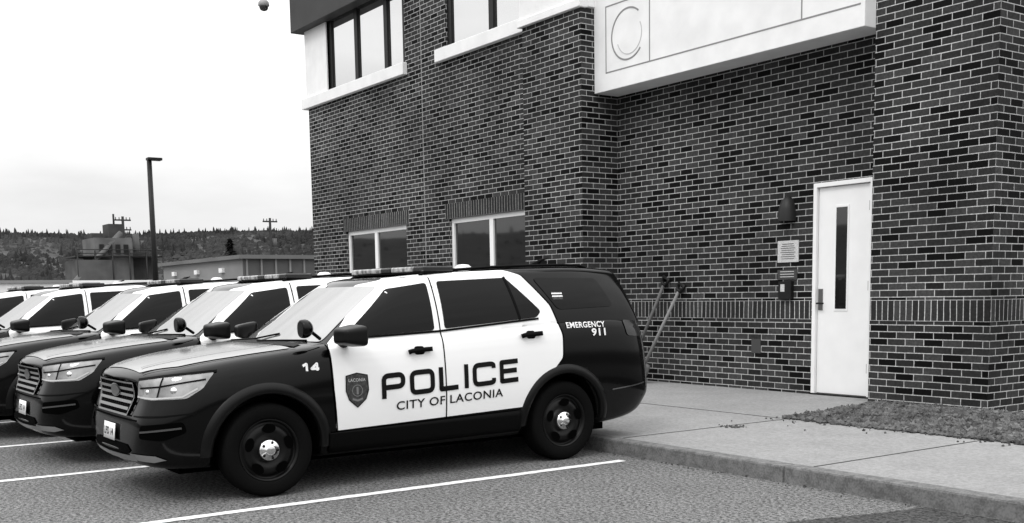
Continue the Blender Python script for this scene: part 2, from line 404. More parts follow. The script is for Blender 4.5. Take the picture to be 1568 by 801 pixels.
box('catwalk',-119.5,-113.2,25.3,34.6,6.2,6.35,M['darkmetal'],T); box('head_house',-118,-115.5,29.5,31,8.3,9.9,ind,T)
box('roof_unit',-118,-116,27.8,29.0,8.3,8.9,ind,T)
for i in range(6): tube('leg_%d'%i,[(-113.1,25.5+i*1.8,0),(-113.1,25.5+i*1.8,6.9)],.1,M['darkmetal'],T,6)
for i in range(4): box('louvre_%d'%i,-113.98,-113.9,28.0+i*.85,28.5+i*.85,6.6,7.6,M['darkmetal'],T)
for z in (6.6,7.0): tube('rail_%d'%int(z*10),[(-113.1,25.4,z),(-113.1,34.6,z)],.05,M['darkmetal'],T,5)
tube('conveyor',[(-113,24.5,3),(-114.5,30.5,8.9)],.3,ind2,T,6)
tube('stack',[(-116,32.5,6),(-116,32.5,8.9)],.35,ind2,T,8)
tube('vent_stack',[(-116,30.2,9.3),(-116,30.2,11.0)],.12,M['darkmetal'],T,6)
poled=plain('pole_wood',.03,.9,.2)
def upole(x,y,h):
    e=empty('utility_pole'); tube('mast',[(x,y,-.1),(x,y,h)],[.22,.15],poled,e,8)
    for i,z in enumerate((h-.5,h-1.6)): 
        box('crossarm_%d'%i,x-.1,x+.1,y-.9,y+.9,z,z+.16,poled,e)
        for j in (-.8,-.4,.4,.8): tube('insulator_%d_%d'%(i,int(j*10)),[(x,y+j,z+.16),(x,y+j,z+.42)],.06,ind2,e,6)
    tube('transformer',[(x-.05,y+.5,h-3.4),(x-.05,y+.5,h-2.4)],.28,ind2,e,10)
    return e
upole(-116.8,48.7,11.1); upole(-121.8,32.8,11.2)
# pine tree
vs=[];fs=[]
def pine(name,x,y,h,r):
    vs.clear();fs.clear()
    rr=random.Random(3)
    for i in range(2400):
        t=rr.random()**1.2; z=h*(.14+.86*t); R=r*(1-t)**.8*(0.75+.35*math.sin(z*5))
        a=rr.uniform(0,6.283); q=R*rr.uniform(.3,1.05)
        c=Vector((x+q*math.cos(a),y+q*math.sin(a),z-.25*q)); L=rr.uniform(.22,.5)
        d=Vector((math.cos(a),math.sin(a),rr.uniform(-.5,.2))).normalized()*L; s=Vector((-math.sin(a),math.cos(a),rr.uniform(-.4,.4)))*L*.4
        b=len(vs); vs.extend([tuple(c-s),tuple(c+s),tuple(c+d)]); fs.append((b,b+1,b+2))
    e=empty(name); obj('needles',list(vs),list(fs),plain('needles',.012,.9,.05,var=.6,scale=2),e)
    tube('trunk',[(x,y,0),(x,y,h*.5),(x,y,h*.96)],[.22,.13,.03],poled,e,7)
    for i in range(16):
        z=h*(.2+.7*i/16); a=i*2.4; L=r*(1-z/h)*.9
        tube('limb_%d'%i,[(x,y,z),(x+L*math.cos(a),y+L*math.sin(a),z-.15*L)],[.04,.012],poled,e,4)
pine('pine_tree',-138.9,51.9,9.8,2.8)
lp=empty('street_lamp')
tube('pole',[(-42.8,12.2,0),(-42.8,12.2,7.95)],[.14,.11],M['darkmetal'],lp,10)
tube('base',[(-42.8,12.2,0),(-42.8,12.2,.6)],.3,M['concrete'],lp,12)
box('luminaire',-43.0,-42.6,12.1,12.75,7.86,7.98,M['darkmetal'],lp,.02)
dc=empty('dome_security_camera')
cx,cy,cz=-16.64,7.07,8.22
tube('arm',[(-16.3,7.75,8.75),(cx,cy,8.75),(cx,cy,8.35)],.035,M['white'],dc,10)
lathe('housing',[(.001,.14),(.06,.14),(.12,.08),(.13,.0),(.11,-.02),(.001,-.02)],(cx,cy,cz+.02),'z',plain('dome_housing',.3,.5,.3),dc,20)
lathe('dome',[(.105,0),(.10,-.04),(.075,-.08),(.03,-.10),(.001,-.105)],(cx,cy,cz),'z',plain('dome_smoke',.03,.05,.6),dc,20)

# ------------------------------------------------------------------ police car
paint_k=plain('paint_black',.0012,.10,.20)
paint_h=plain('paint_black_sky_sheen',.11,.13,.5,ior=6.0,bump=.02,bscale=2.5)  # hood copy of black paint, base lightened to paint in the sky reflection
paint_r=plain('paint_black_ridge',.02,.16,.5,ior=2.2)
paint_w=plain('paint_white',.78,.3,.4,coat=.3)
trim=plain('black_trim',.0025,.5,.05,bump=.1,bscale=300)
tire=plain('tire_rubber',.0038,.8,.05,bump=.2,bscale=90)
rimm=plain('steel_rim_black',.0035,.35,.18)
chrome=plain('chrome',.7,.12,.5,metal=1)
grey=plain('silver_trim',.20,.35,.5,metal=.3)
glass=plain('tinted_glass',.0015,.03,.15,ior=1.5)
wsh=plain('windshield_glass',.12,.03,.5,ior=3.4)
lens=plain('headlamp_lens',.20,.08,.6,ior=1.8,var=.6,scale=7)
clear=plain('lightbar_lens',.32,.15,.5,var=.7,scale=18)
letter=plain('letter_black',.004,.5,.12)
letterw=plain('letter_white',.75,.5,.3)
drl=plain('lamp_drl',.42,.3,.5)
badge=plain('badge_grey',.035,.5,.3,var=.7,scale=45)
void=plain('void_black',.001,.9,.02)
tail=plain('tail_lamp',.02,.1,.4)

def smooth_interp(keys,y):
    if y<=keys[0][0]: return keys[0][1:]
    for i in range(len(keys)-1):
        a,b=keys[i],keys[i+1]
        if a[0]<=y<=b[0]:
            t=(y-a[0])/(b[0]-a[0]); return tuple(p*(1-t)+q*t for p,q in zip(a[1:],b[1:]))
    return keys[-1][1:]
# y, zb, ws,w1,w2, w3,z3, w4,z4, zc
ST_=[(-.955,.40,.52,.58,.58,.54,.85,.46,.915,.93),
(-.945,.36,.60,.67,.67,.63,.87,.55,.935,.955),
(-.90,.29,.74,.79,.79,.75,.905,.68,.965,.99),
(-.82,.26,.83,.87,.88,.84,.94,.76,.995,1.02),
(-.65,.25,.895,.935,.945,.905,.98,.82,1.03,1.055),
(-.40,.25,.93,.965,.975,.94,1.01,.85,1.06,1.09),
(-.1,.25,.95,.985,.995,.96,1.045,.865,1.095,1.125),
(.25,.25,.95,.985,.995,.965,1.08,.88,1.13,1.155),
(.55,.25,.95,.98,.995,.968,1.12,.90,1.165,1.185),
(1.1,.25,.95,.98,.995,.97,1.15,.90,1.20,1.21),
(1.7,.25,.95,.98,.995,.97,1.18,.90,1.23,1.24),
(2.4,.25,.95,.98,.995,.97,1.23,.90,1.28,1.29),
(2.9,.26,.95,.985,1.0,.975,1.26,.90,1.31,1.32),
(3.4,.28,.94,.98,.995,.965,1.27,.89,1.32,1.33),
(3.75,.31,.92,.965,.975,.94,1.26,.86,1.31,1.32),
(3.95,.36,.88,.935,.935,.89,1.22,.80,1.27,1.28),
(4.05,.42,.82,.89,.88,.82,1.16,.72,1.20,1.21),
(4.09,.46,.76,.84,.82,.74,1.06,.62,1.10,1.11)]
def rr_(y): return y if y<3.3 else 3.3+(y-3.3)*.87
def nose(x,y,z):
    f=max(0,min(1,(-.15-y)/.6)); f=f*f*(3-2*f)
    s=max(0,min(1,(z-.60)/.20)); s=s*s*(3-2*s)
    return rr_(y+f*(.075*s+.10*min(1,abs(x)/.9)**2))
def ring(s):
    y,zb,ws,w1,w2,w3,z3,w4,z4,zc=s
    h=[(0,zb),(ws*.6,zb),(ws*.93,zb),(ws,zb+.07),(w1,.55),(w1*.4+w2*.6,.66),(w2,min(.80,z3-.06)),(w3,z3),(w4,z4),(w4*.72,z4+(zc-z4)*.55),(w4*.36,z4+(zc-z4)*.9),(0,zc)]
    full=[(x,z) for x,z in h]+[(-x,z) for x,z in h[-2:0:-1]]
    return [(x,nose(x,y,z),z) for x,z in full]
rs=[ring(s) for s in ST_]; n=len(rs[0])
vs_=[p for r in rs for p in r]; fs_=[]
for i in range(len(rs)-1):
    for k in range(n): fs_.append((i*n+k,i*n+(k+1)%n,(i+1)*n+(k+1)%n,(i+1)*n+k))
def cap(off,flip):
    hN=(n//2)
    for k in range(hN):
        if k==0: f=(off,off+1,off+n-1)
        elif k==hN-1: f=(off+k,off+k+1,off+n-k)
        else: f=(off+k,off+k+1,off+(n-k-1)%n,off+(n-k)%n)
        fs_.append(f if not flip else f[::-1])
cap(0,False); cap((len(rs)-1)*n,True)
def baked(name,verts,faces,lev):
    me=bpy.data.meshes.new(name); me.from_pydata(verts,[],faces); me.update()
    bm=bmesh.new(); bm.from_mesh(me); bmesh.ops.remove_doubles(bm,verts=bm.verts,dist=1e-5); bmesh.ops.recalc_face_normals(bm,faces=bm.faces); bm.to_mesh(me); bm.free()
    o=bpy.data.objects.new(name,me); COL.objects.link(o)
    s=o.modifiers.new('s','SUBSURF'); s.levels=lev; s.render_levels=lev
    dg=bpy.context.evaluated_depsgraph_get(); ev=o.evaluated_get(dg)
    m2=bpy.data.meshes.new_from_object(ev); bpy.data.objects.remove(o)
    for p in m2.polygons: p.use_smooth=True
    return m2
low=baked('lower_body',vs_,fs_,2)
def kz(keys,y): return smooth_interp(keys,y)[0]
BELT=[(.2,1.10),(.6,1.14),(1.5,1.19),(2.5,1.27),(3.4,1.30),(4.0,1.26)]
TOP=[(1.0,1.61),(1.3,1.65),(1.7,1.69),(2.4,1.73),(3.2,1.745),(3.9,1.71)]
def loop(h,inset=0,dz=0,shrink=1):
    yf=.34+(1.10-.34)*h+inset; yr=4.03-(4.03-3.84)*h-inset*.45
    w=(.945-.195*h+.028*math.sin(math.pi*min(h,1)))*shrink
    pts=[]
    fr=[0,.25,.5,.72,.88,.97]
    cr=.20
    for f in fr: pts.append((f*w*.965,yf+cr*f*f*.85))
    ya=yf+cr+.06; yb=yr-.14
    for i in range(12):
        t=i/11; y=ya+(yb-ya)*t
        tap=1-.035*(1-t)**3-.05*max(0,(t-.6)/.4)**2
        pts.append((w*tap,y))
    for f in fr[::-1]: pts.append((f*w*.95,yr-.08*f*f))
    full=pts+[(-x,y) for x,y in pts[-2:0:-1]]
    out=[]
    for x,y in full:
        zb=kz(BELT,y)-.02
        f=(y-yf)/(yr-yf); ytop=1.10+f*(3.84-1.10); zt=kz(TOP,ytop)
        out.append((x,rr_(y),zb*(1-h)+zt*h+dz*(1-.25*(abs(x)/max(w,.01))**2)))
    return out
Ls=[loop(0),loop(.06),loop(.35),loop(.68),loop(.94),loop(1.0),loop(1.0,.05,.035,.93),loop(1.0,.16,.060,.78),loop(1.0,.32,.074,.5),loop(1.0,.5,.080,.2)]
m_=len(Ls[0]); gv=[p for l in Ls for p in l]; gf=[]
for i in range(len(Ls)-1):
    for k in range(m_): gf.append((i*m_+k,i*m_+(k+1)%m_,(i+1)*m_+(k+1)%m_,(i+1)*m_+k))
def cap2(off):
    hN=m_//2
    for k in range(hN):
        if k==0: f=(off,off+1,off+m_-1)
        elif k==hN-1: f=(off+k,off+k+1,off+m_-k)
        else: f=(off+k,off+k+1,off+m_-k-1,off+m_-k)
        gf.append(f)
cap2((len(Ls)-1)*m_)
gh=baked('greenhouse',gv,gf,2)
def bvh_of(meshes):
    V=[];F=[]
    for me in meshes:
        b=len(V); V+=[v.co.copy() for v in me.vertices]; F+=[tuple(b+i for i in p.vertices) for p in me.polygons]
    return BVHTree.FromPolygons(V,F)
BV=bvh_of([low,gh])
def ztop(x,y):
    h,_,_,_=BV.ray_cast(Vector((x,y,3)),Vector((0,0,-1))); return h.z if h else 1.7
CAR=empty('police_suv')
def add(me,name,mat):
    o=bpy.data.objects.new(name,me); COL.objects.link(o); o.parent=CAR
    me.materials.clear(); me.materials.append(mat); return o
lo=add(low,'lower_body',paint_k); go=add(gh,'greenhouse',paint_k)
cut=[]
for yy in (0,2.865):
    for s in (1,-1):
        prof=[(.001,.60*s),(.445,.60*s),(.445,1.3*s),(.001,1.3*s)]
        c=lathe('cutter',prof,(0,yy,.375),'x',void,None,48); 
        bm=bmesh.new(); bm.from_mesh(c.data); bmesh.ops.remove_doubles(bm,verts=bm.verts,dist=.002); bmesh.ops.recalc_face_normals(bm,faces=bm.faces); bm.to_mesh(c.data); bm.free()
        md=lo.modifiers.new('w','BOOLEAN'); md.operation='DIFFERENCE'; md.object=c; md.solver='EXACT'; cut.append(c)
dg=bpy.context.evaluated_depsgraph_get()
m2=bpy.data.meshes.new_from_object(lo.evaluated_get(dg)); lo.modifiers.clear(); lo.data=m2
for c in cut: bpy.data.objects.remove(c)
def rnd(poly,r,seg=4,closed=True):
    out=[];n=len(poly)
    for i in range(n):
        if not closed and i in (0,n-1): out.append(tuple(poly[i])); continue
        p=Vector(poly[i]);a=Vector(poly[i-1])-p;b=Vector(poly[(i+1)%n])-p
        ra=min(r,a.length*.45);rb=min(r,b.length*.45)
        A=p+a.normalized()*ra;B=p+b.normalized()*rb
        for k in range(seg+1):
            t=k/seg; q=A*(1-t)**2+p*2*t*(1-t)+B*t*t; out.append((q.x,q.y))
    return out
def side(sgn):
    return lambda a,b:(Vector((2.0*sgn,a,b)),Vector((-sgn,0,0)))
def front(a,b): return (Vector((a,-3,b)),Vector((0,1,0)))
def diag(s): return lambda a,b:(Vector((s*(.8*a+.6*2),.6*a-.8*2,b)),Vector((-.6*s,.8,0)))
def top(a,b): return (Vector((a,b,3)),Vector((0,0,-1)))
def drape(bm,mp,off):
    for v in bm.verts:
        o,d=mp(v.co.x,v.co.y)
        h,nrm,i,dist=BV.ray_cast(o,d)
        if h is None:
            h,nrm,i,dist=BV.find_nearest(o+d*1.0)
        v.co=h-d*off*.4+ (nrm if nrm.dot(d)<0 else -nrm)*off*.6
def finish(bm,name,mat,parent=None,smooth=True):
    bmesh.ops.recalc_face_normals(bm,faces=bm.faces)
    me=bpy.data.meshes.new(name); bm.to_mesh(me); bm.free(); me.materials.append(mat)
    for p in me.polygons: p.use_smooth=smooth
    o=bpy.data.objects.new(name,me); COL.objects.link(o); o.parent=parent or CAR; return o
def panel(name,poly,mp,mat,off=.004,step=.035,r=0,thick=0):
    if r: poly=rnd(poly,r)
    xs=[p[0] for p in poly];ys=[p[1] for p in poly]
    x0,x1,y0,y1=min(xs),max(xs),min(ys),max(ys)
    nx=max(2,int((x1-x0)/step));ny=max(2,int((y1-y0)/step))
    bm=bmesh.new(); g=[[bm.verts.new((x0+(x1-x0)*i/nx,y0+(y1-y0)*j/ny,0)) for j in range(ny+1)] for i in range(nx+1)]
    for i in range(nx):
        for j in range(ny): bm.faces.new((g[i][j],g[i+1][j],g[i+1][j+1],g[i][j+1]))
    area=sum(poly[i-1][0]*poly[i][1]-poly[i][0]*poly[i-1][1] for i in range(len(poly)))
    for i in range(len(poly)):
        a=Vector(poly[i-1]);b=Vector(poly[i]); e=b-a
        if e.length<1e-6: continue
        nn=Vector((e.y,-e.x)) if area>0 else Vector((-e.y,e.x))
        bmesh.ops.bisect_plane(bm,geom=bm.verts[:]+bm.edges[:]+bm.faces[:],dist=1e-5,plane_co=(a.x,a.y,0),plane_no=(nn.x,nn.y,0),clear_outer=True)
    drape(bm,mp,off)
    o=finish(bm,name,mat)
    if thick:
        md=o.modifiers.new('t','SOLIDIFY'); md.thickness=thick; md.offset=0
    return o
def strip(name,pts,w,mp,mat,off=.0065,step=.03,thick=0):
    P=[Vector(p) for p in pts]; Q=[P[0]]
    for a,b in zip(P,P[1:]):
        k=max(1,int((b-a).length/step))
        for i in range(1,k+1): Q.append(a.lerp(b,i/k))
    bm=bmesh.new(); prev=None
    for i,q in enumerate(Q):
        d=(Q[min(i+1,len(Q)-1)]-Q[max(i-1,0)]).normalized(); nn=Vector((-d.y,d.x))*w/2
        a=bm.verts.new((q.x+nn.x,q.y+nn.y,0)); b=bm.verts.new((q.x-nn.x,q.y-nn.y,0))
        if prev: bm.faces.new((prev[0],prev[1],b,a))
        prev=(a,b)
    drape(bm,mp,off); o=finish(bm,name,mat)
    if thick:
        md=o.modifiers.new('t','SOLIDIFY'); md.thickness=thick; md.offset=0
    return o
def text(name,s,cx,cz,w,h,mp,mat,off=.009,bold=.018,tilt=0,flip=1):
    cu=bpy.data.curves.new(name,'FONT'); cu.body=s; cu.offset=bold; cu.resolution_u=4; cu.space_character=1.08
    t=bpy.data.objects.new(name,cu); COL.objects.link(t)
    dg=bpy.context.evaluated_depsgraph_get(); me=bpy.data.meshes.new_from_object(t.evaluated_get(dg)); bpy.data.objects.remove(t)
    bm=bmesh.new(); bm.from_mesh(me)
    xs=[v.co.x for v in bm.verts];ys=[v.co.y for v in bm.verts]
    a,b,c,d=min(xs),max(xs),min(ys),max(ys)
    for v in bm.verts:
        X=((v.co.x-a)/(b-a)-.5)*w; Y=((v.co.y-c)/(d-c)-.5)*h
        v.co=Vector((cx+X*flip,cz+Y+X*flip*math.sin(tilt),0))
    k=int(w/.05)
    for i in range(1,k):
        bmesh.ops.bisect_plane(bm,geom=bm.verts[:]+bm.edges[:]+bm.faces[:],dist=1e-5,plane_co=(cx-w/2+i*.05,0,0),plane_no=(1,0,0))
    for i in (-1,0,1):
        bmesh.ops.bisect_plane(bm,geom=bm.verts[:]+bm.edges[:]+bm.faces[:],dist=1e-5,plane_co=(0,cz+i*.05,0),plane_no=(0,1,0))
    drape(bm,mp,off); return finish(bm,name,mat,smooth=False)
def strokes(name,s,cx,cz,w,h,lw,mp,mat,off,tilt,flip):
    G={'P':(.9,[[(0,0),(0,1),(1,1),(1,.42),(0,.42)]]),'O':(1,[[(.5,0),(1,0),(1,1),(0,1),(0,0),(.5,0)]]),
       'L':(.85,[[(0,1),(0,0),(1,0)]]),'I':(0,[[(0,0),(0,1)]]),'C':(1,[[(1,.76),(1,1),(0,1),(0,0),(1,0),(1,.24)]]),
       'E':(.88,[[(1,1),(0,1),(0,0),(1,0)],[(0,.52),(.92,.52)]]),
       '1':(.55,[[(0,.72),(1,1),(1,0)]]),'4':(1.1,[[(.75,0),(.75,1),(0,.28),(1,.28)]])}
    gap=lw*1.0; tot=sum(G[c][0] for c in s); avail=w-lw*len(s)-gap*(len(s)-1); u=avail/tot; x=-w/2
    k=0
    for c in s:
        gw,ps=G[c]
        for p in ps:
            pts=[]
            ext=lw/2
            for px_,pz_ in p:
                X=x+lw/2+px_*gw*u; Z=-h/2+lw/2+pz_*(h-lw); pts.append([X,Z])
            if c in 'I': pts[0][1]-=ext; pts[1][1]+=ext
            if c=='P': pts[0][1]-=ext
            if c=='L': pts[0][1]+=ext
            q=rnd([tuple(a) for a in pts],.045 if c in 'POC' else .004,5,closed=False)
            q=[(cx+a*flip,cz+b+a*flip*math.sin(tilt)) for a,b in q]
            strip('%s_%d'%(name,k),q,lw,mp,mat,off,.03); k+=1
        x+=gw*u+lw+gap
WP=[(.56,.47),(.53,1.13),(1.12,1.625),(1.3,1.68),(1.65,1.715),(2.36,1.74),(2.52,1.695),(2.75,1.42),(2.84,1.15),(2.83,.95),(2.42,.53)]
for s,tag in ((1,'left'),(-1,'right')):
    mp=side(s)
    panel('white_doors_'+tag,WP,mp,paint_w,.006,.016,r=.03)
    panel('front_window_'+tag,[(.68,1.20),(1.17,1.585),(1.54,1.635),(1.52,1.235)],mp,glass,.010,.03,r=.03)
    panel('rear_window_'+tag,[(1.62,1.245),(1.64,1.645),(2.34,1.672),(2.64,1.37),(2.58,1.315)],mp,glass,.010,.03,r=.03)
    strip('window_bar_'+tag,[(2.33,1.68),(2.40,1.30)],.025,mp,trim,.013)
    panel('quarter_glass_'+tag,[(2.84,1.38),(2.64,1.67),(3.38,1.665),(3.52,1.40)],mp,glass,.006,.05,r=.05)
    strip('door_seam_front_'+tag,[(.53,1.15),(.54,.8),(.57,.45),(.62,.40)],.012,mp,void,.008)
    strip('door_seam_mid_'+tag,[(1.585,1.71),(1.575,1.2),(1.585,.36)],.012,mp,void,.0085)
    strip('door_seam_rear_'+tag,[(2.53,1.69),(2.76,1.42),(2.85,1.15),(2.84,.96)],.012,mp,void,.008)
    strip('belt_trim_'+tag,[(.66,1.19),(1.55,1.225),(2.6,1.305)],.018,mp,trim,.013)
    panel('sill_cladding_'+tag,[(.50,.30),(.50,.455),(2.36,.50),(2.36,.32)],mp,trim,.015,.05,thick=.02)
    for j,(hy,hz) in enumerate(((1.34,1.075),(2.49,1.165))):
        strip('handle_%s_%d'%(tag,j),rnd([(hy-.11,hz-.012),(hy-.08,hz-.004),(hy+.08,hz+.006),(hy+.11,hz+.006)],.01,2,False),.036,mp,trim,.030,.02,thick=.022)
        panel('handle_cup_%s_%d'%(tag,j),[(hy-.05,hz-.035),(hy+.05,hz-.035),(hy+.05,hz+.035),(hy-.05,hz+.035)],mp,trim,.0075,.02,r=.03)
    for j,yy in enumerate((0,2.865)):
        bm=bmesh.new(); prof=[(.435,-.03),(.437,.018),(.47,.026),(.505,.014),(.525,-.005)]
        rows=[]
        for i in range(41):
            t=math.radians(-3+186*i/40); row=[]
            hh,_,_,_=BV.ray_cast(Vector((2*s,yy+.49*math.cos(t),max(.33,.375+.49*math.sin(t)))),Vector((-s,0,0)))
            for r,o in prof:
                y=yy+r*math.cos(t)*1.0; z=.375+r*math.sin(t)*.98
                x=(hh.x if hh else .95*s)+o*s
                row.append(bm.verts.new((x,y,z)))
            rows.append(row)
        for a,b in zip(rows,rows[1:]):
            for k in range(len(prof)-1): bm.faces.new((a[k],a[k+1],b[k+1],b[k]))
        finish(bm,'arch_%s_%d'%(tag,j),rimm)
    d=diag(s)
    panel('headlamp_'+tag,[(-.10,.80),(-.07,.925),(.2,.955),(.50,.985),(.45,.87),(.36,.80),(.1,.785)],d,lens,.010,.02,r=.02)
    strip('headlamp_brow_'+tag,[(-.075,.932),(.2,.963),(.51,.993)],.016,d,trim,.014,.02)
    strip('headlamp_line_'+tag,[(-.05,.87),(.15,.885),(.46,.935)],.012,d,trim,.014,.02)
    strip('headlamp_divider_'+tag,[(.14,.80),(.17,.95)],.012,d,trim,.014,.02)
    strip('headlamp_drl_'+tag,[(-.09,.805),(.1,.797),(.33,.812),(.42,.87)],.013,d,drl,.015,.02)
    for q,(a,b,rr) in enumerate(((.04,.842,.030),(.26,.855,.034))):
        o_,dd=d(a,b); h,_,_,_=BV.ray_cast(o_,dd)
        bm=bmesh.new(); bmesh.ops.create_uvsphere(bm,u_segments=16,v_segments=10,radius=rr); bmesh.ops.translate(bm,verts=bm.verts,vec=h+dd*.014)
        finish(bm,'projector_%s_%d'%(tag,q),chrome)
    panel('fog_recess_'+tag,[(-.02,.50),(.0,.60),(.34,.63),(.36,.55),(.20,.49)],d,void,.008,.03,r=.03)
    strip('bumper_crease_'+tag,[(-.1,.66),(.2,.67),(.42,.69)],.012,d,trim,.014)
    strip('fog_bar_'+tag,[(.0,.55),(.33,.585)],.014,d,paint_r,.016)
    panel('skid_corner_'+tag,[(-.18,.335),(-.16,.38),(.12,.375),(.20,.345),(.1,.325)],d,grey,.010,.03)
    bm=bmesh.new(); bmesh.ops.create_cube(bm,size=1)
    for v in bm.verts:
        c=v.co; c.x*=.27; c.y*=.19 ; c.z*=.20
        if c.y<0: c.z*=.62; c.x*=.75
        if c.x*s>0: c.z*=.85; c.y+=.03
    bmesh.ops.subdivide_edges(bm,edges=bm.edges[:],cuts=2,use_grid_fill=True)
    bmesh.ops.translate(bm,verts=bm.verts,vec=(1.10*s,.63,1.222))
    o=finish(bm,'mirror_'+tag,rimm); md=o.modifiers.new('s','SUBSURF'); md.levels=2; md.render_levels=2
    tube('mirror_stalk_'+tag,[(.92*s,.67,1.16),(1.04*s,.65,1.19)],[.045,.035],trim,CAR)
    panel('tail_lamp_'+tag,[(3.64,1.12),(3.60,1.27),(3.82,1.25),(3.86,1.10)],mp,tail,.008,.03,r=.03)
    strip('rear_bumper_crease_'+tag,[(3.42,.62),(3.7,.64),(3.86,.66)],.012,mp,paint_r,.007)
    RP=[(.64*s,y) for y in (1.55,1.62,1.9,2.3,2.7,3.1,3.30,3.38)]
    tube('roof_rail_'+tag,[(x,y,ztop(x,y)+(.0 if i in (0,7) else .016)) for i,(x,y) in enumerate(RP)],.013,trim,CAR)
    strip('hood_seam_'+tag,[(.50*s,-.80),(.70*s,-.6),(.80*s,-.2),(.84*s,.30)],.010,top,void,.008)
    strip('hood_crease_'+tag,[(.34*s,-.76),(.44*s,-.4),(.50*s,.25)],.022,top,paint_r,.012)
    for j,yy in enumerate((0,2.865)):
        x0=.97*s
        tp=[(.235,-.225),(.30,-.235),(.345,-.225),(.362,-.20),(.3645,-.12),(.362,-.03),(.350,-.010),(.335,-.001),(.30,.002),(.262,-.006),(.245,-.014),(.240,-.03)]
        lathe('tire_%s_%d'%(tag,j),[(r,h*s) for r,h in tp],(x0,yy,.3645),'x',tire,CAR,64)
        rp=[(.241,-.014),(.232,-.012),(.226,-.045),(.212,-.055),(.198,-.040),(.165,-.022),(.125,-.028),(.10,-.045),(.001,-.045)]
        lathe('rim_%s_%d'%(tag,j),[(r,h*s) for r,h in rp],(x0,yy,.3645),'x',rimm,CAR,64)
        cp=[(.088,-.047),(.086,-.012),(.075,.0),(.045,.006),(.040,.016),(.03,.02),(.001,.021)]
        lathe('hub_cap_%s_%d'%(tag,j),[(r,h*s) for r,h in cp],(x0,yy,.3645),'x',chrome,CAR,32)
        for k in range(5):
            t=2*math.pi*k/5+.3
            cy_,cz_=yy+.168*math.cos(t),.3645+.168*math.sin(t)
            vsx=[]
            for q in range(16):
                u=2*math.pi*q/16; rad=.036*math.cos(u); tan=.055*math.sin(u)
                vsx.append((x0-(.012)*s, cy_+rad*math.cos(t)-tan*math.sin(t), cz_+rad*math.sin(t)+tan*math.cos(t)))
            obj('vent_%s_%d_%d'%(tag,j,k),vsx,[tuple(range(16))],void,CAR)
        for k in range(5):
            t=2*math.pi*k/5; 
            bm=bmesh.new(); bmesh.ops.create_uvsphere(bm,u_segments=8,v_segments=6,radius=.013); bmesh.ops.translate(bm,verts=bm.verts,vec=(x0-.002*s,yy+.062*math.cos(t),.3645+.062*math.sin(t)))
            finish(bm,'lug_%s_%d_%d'%(tag,j,k),rimm)
    f=1 if s==1 else -1
    strokes('police_letter_'+tag,'POLICE',1.655,.83,1.38,.205,.042,mp,letter,.0105,math.radians(2.7),f)
    text('city_text_'+tag,'CITY OF LACONIA',1.63,.652,1.06,.072,mp,letter,.0105,.012,math.radians(2.4),f)
    strokes('unit_no_'+tag,'14',.36,.985,.155,.075,.019,mp,letterw,.008,0,f)
    text('emergency_text_'+tag,'EMERGENCY',3.13,1.235,.46,.052,mp,letterw,.009,.02,0,f)
    text('nine11_text_'+tag,'911',3.27,1.165,.17,.07,mp,letterw,.009,.03,0,f)
    panel('flag_'+tag,[(2.80,1.47),(2.92,1.47),(2.92,1.54),(2.80,1.54)],mp,badge,.010,.03)
    strip('flag_stripe_'+tag,[(2.80,1.50),(2.92,1.50)],.012,mp,letterw,.012); strip('flag_stripe2_'+tag,[(2.80,1.525),(2.92,1.525)],.012,mp,letterw,.012)
    panel('badge_'+tag,[(.65,.90),(.745,.92),(.84,.90),(.845,.78),(.82,.71),(.745,.645),(.67,.71),(.645,.78)],mp,badge,.0085,.03)
    strip('badge_edge_'+tag,[(.65,.90),(.745,.92),(.84,.90),(.845,.78),(.82,.71),(.745,.645),(.67,.71),(.645,.78),(.65,.90)],.008,mp,letter,.0105)
    text('badge_text_'+tag,'LACONIA',.745,.865,.15,.026,mp,drl,.0115,.01,0,f)
    bp=[(.745+.045*math.cos(2*math.pi*i/16),.78+.045*math.sin(2*math.pi*i/16)) for i in range(17)]
    bz=plain('badge_mid',.16,.5,.3)
    strip('badge_ring_'+tag,bp,.006,mp,bz,.0112,.02)
    strip('badge_torch_'+tag,[(.745,.75),(.745,.81)],.018,mp,bz,.0112,.02); strip('badge_scroll_'+tag,[(.70,.715),(.745,.70),(.79,.715)],.016,mp,bz,.0112,.02)
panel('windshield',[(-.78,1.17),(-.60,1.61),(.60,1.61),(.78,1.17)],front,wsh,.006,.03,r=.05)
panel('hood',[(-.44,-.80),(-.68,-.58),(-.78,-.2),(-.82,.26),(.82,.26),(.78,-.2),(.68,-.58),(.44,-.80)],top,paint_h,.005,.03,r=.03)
panel('cowl',[(-.80,.30),(-.72,.40),(.72,.40),(.80,.30),(.5,.24),(-.5,.24)],top,trim,.007,.05)
def back(a,b): return (Vector((a,6,b)),Vector((0,-1,0)))
panel('rear_glass',[(-.70,1.32),(-.62,1.62),(.62,1.62),(.70,1.32)],back,glass,.006,.05,r=.05)
panel('rear_plate',[(-.16,.92),(-.16,1.06),(.16,1.06),(.16,.92)],back,letterw,.008,.05)
for i,(a,b) in enumerate((((-.55,.30),(.05,.40)),((.05,.30),(.60,.42)))):
    P=[(a[0],.30),((a[0]+b[0])/2,.40),(b[0],.50)]
    tube('wiper_%d'%i,[(x,y,ztop(x,y)+.012) for x,y in P],.008,trim,CAR)
panel('grille',[(-.40,.66),(-.47,.80),(-.45,.905),(.45,.905),(.47,.80),(.40,.66)],front,void,.010,.03,r=.04)
for i,(z,w) in enumerate(((.705,.40),(.755,.44),(.805,.455),(.855,.45))):
    strip('grille_bar_%d'%i,[(-w,z),(w,z)],.022,front,grey,.024)
for i in range(14):
    xx=-.39+.06*i; strip('grille_mesh_%d'%i,[(xx,.68),(xx,.89)],.006,front,trim,.016)
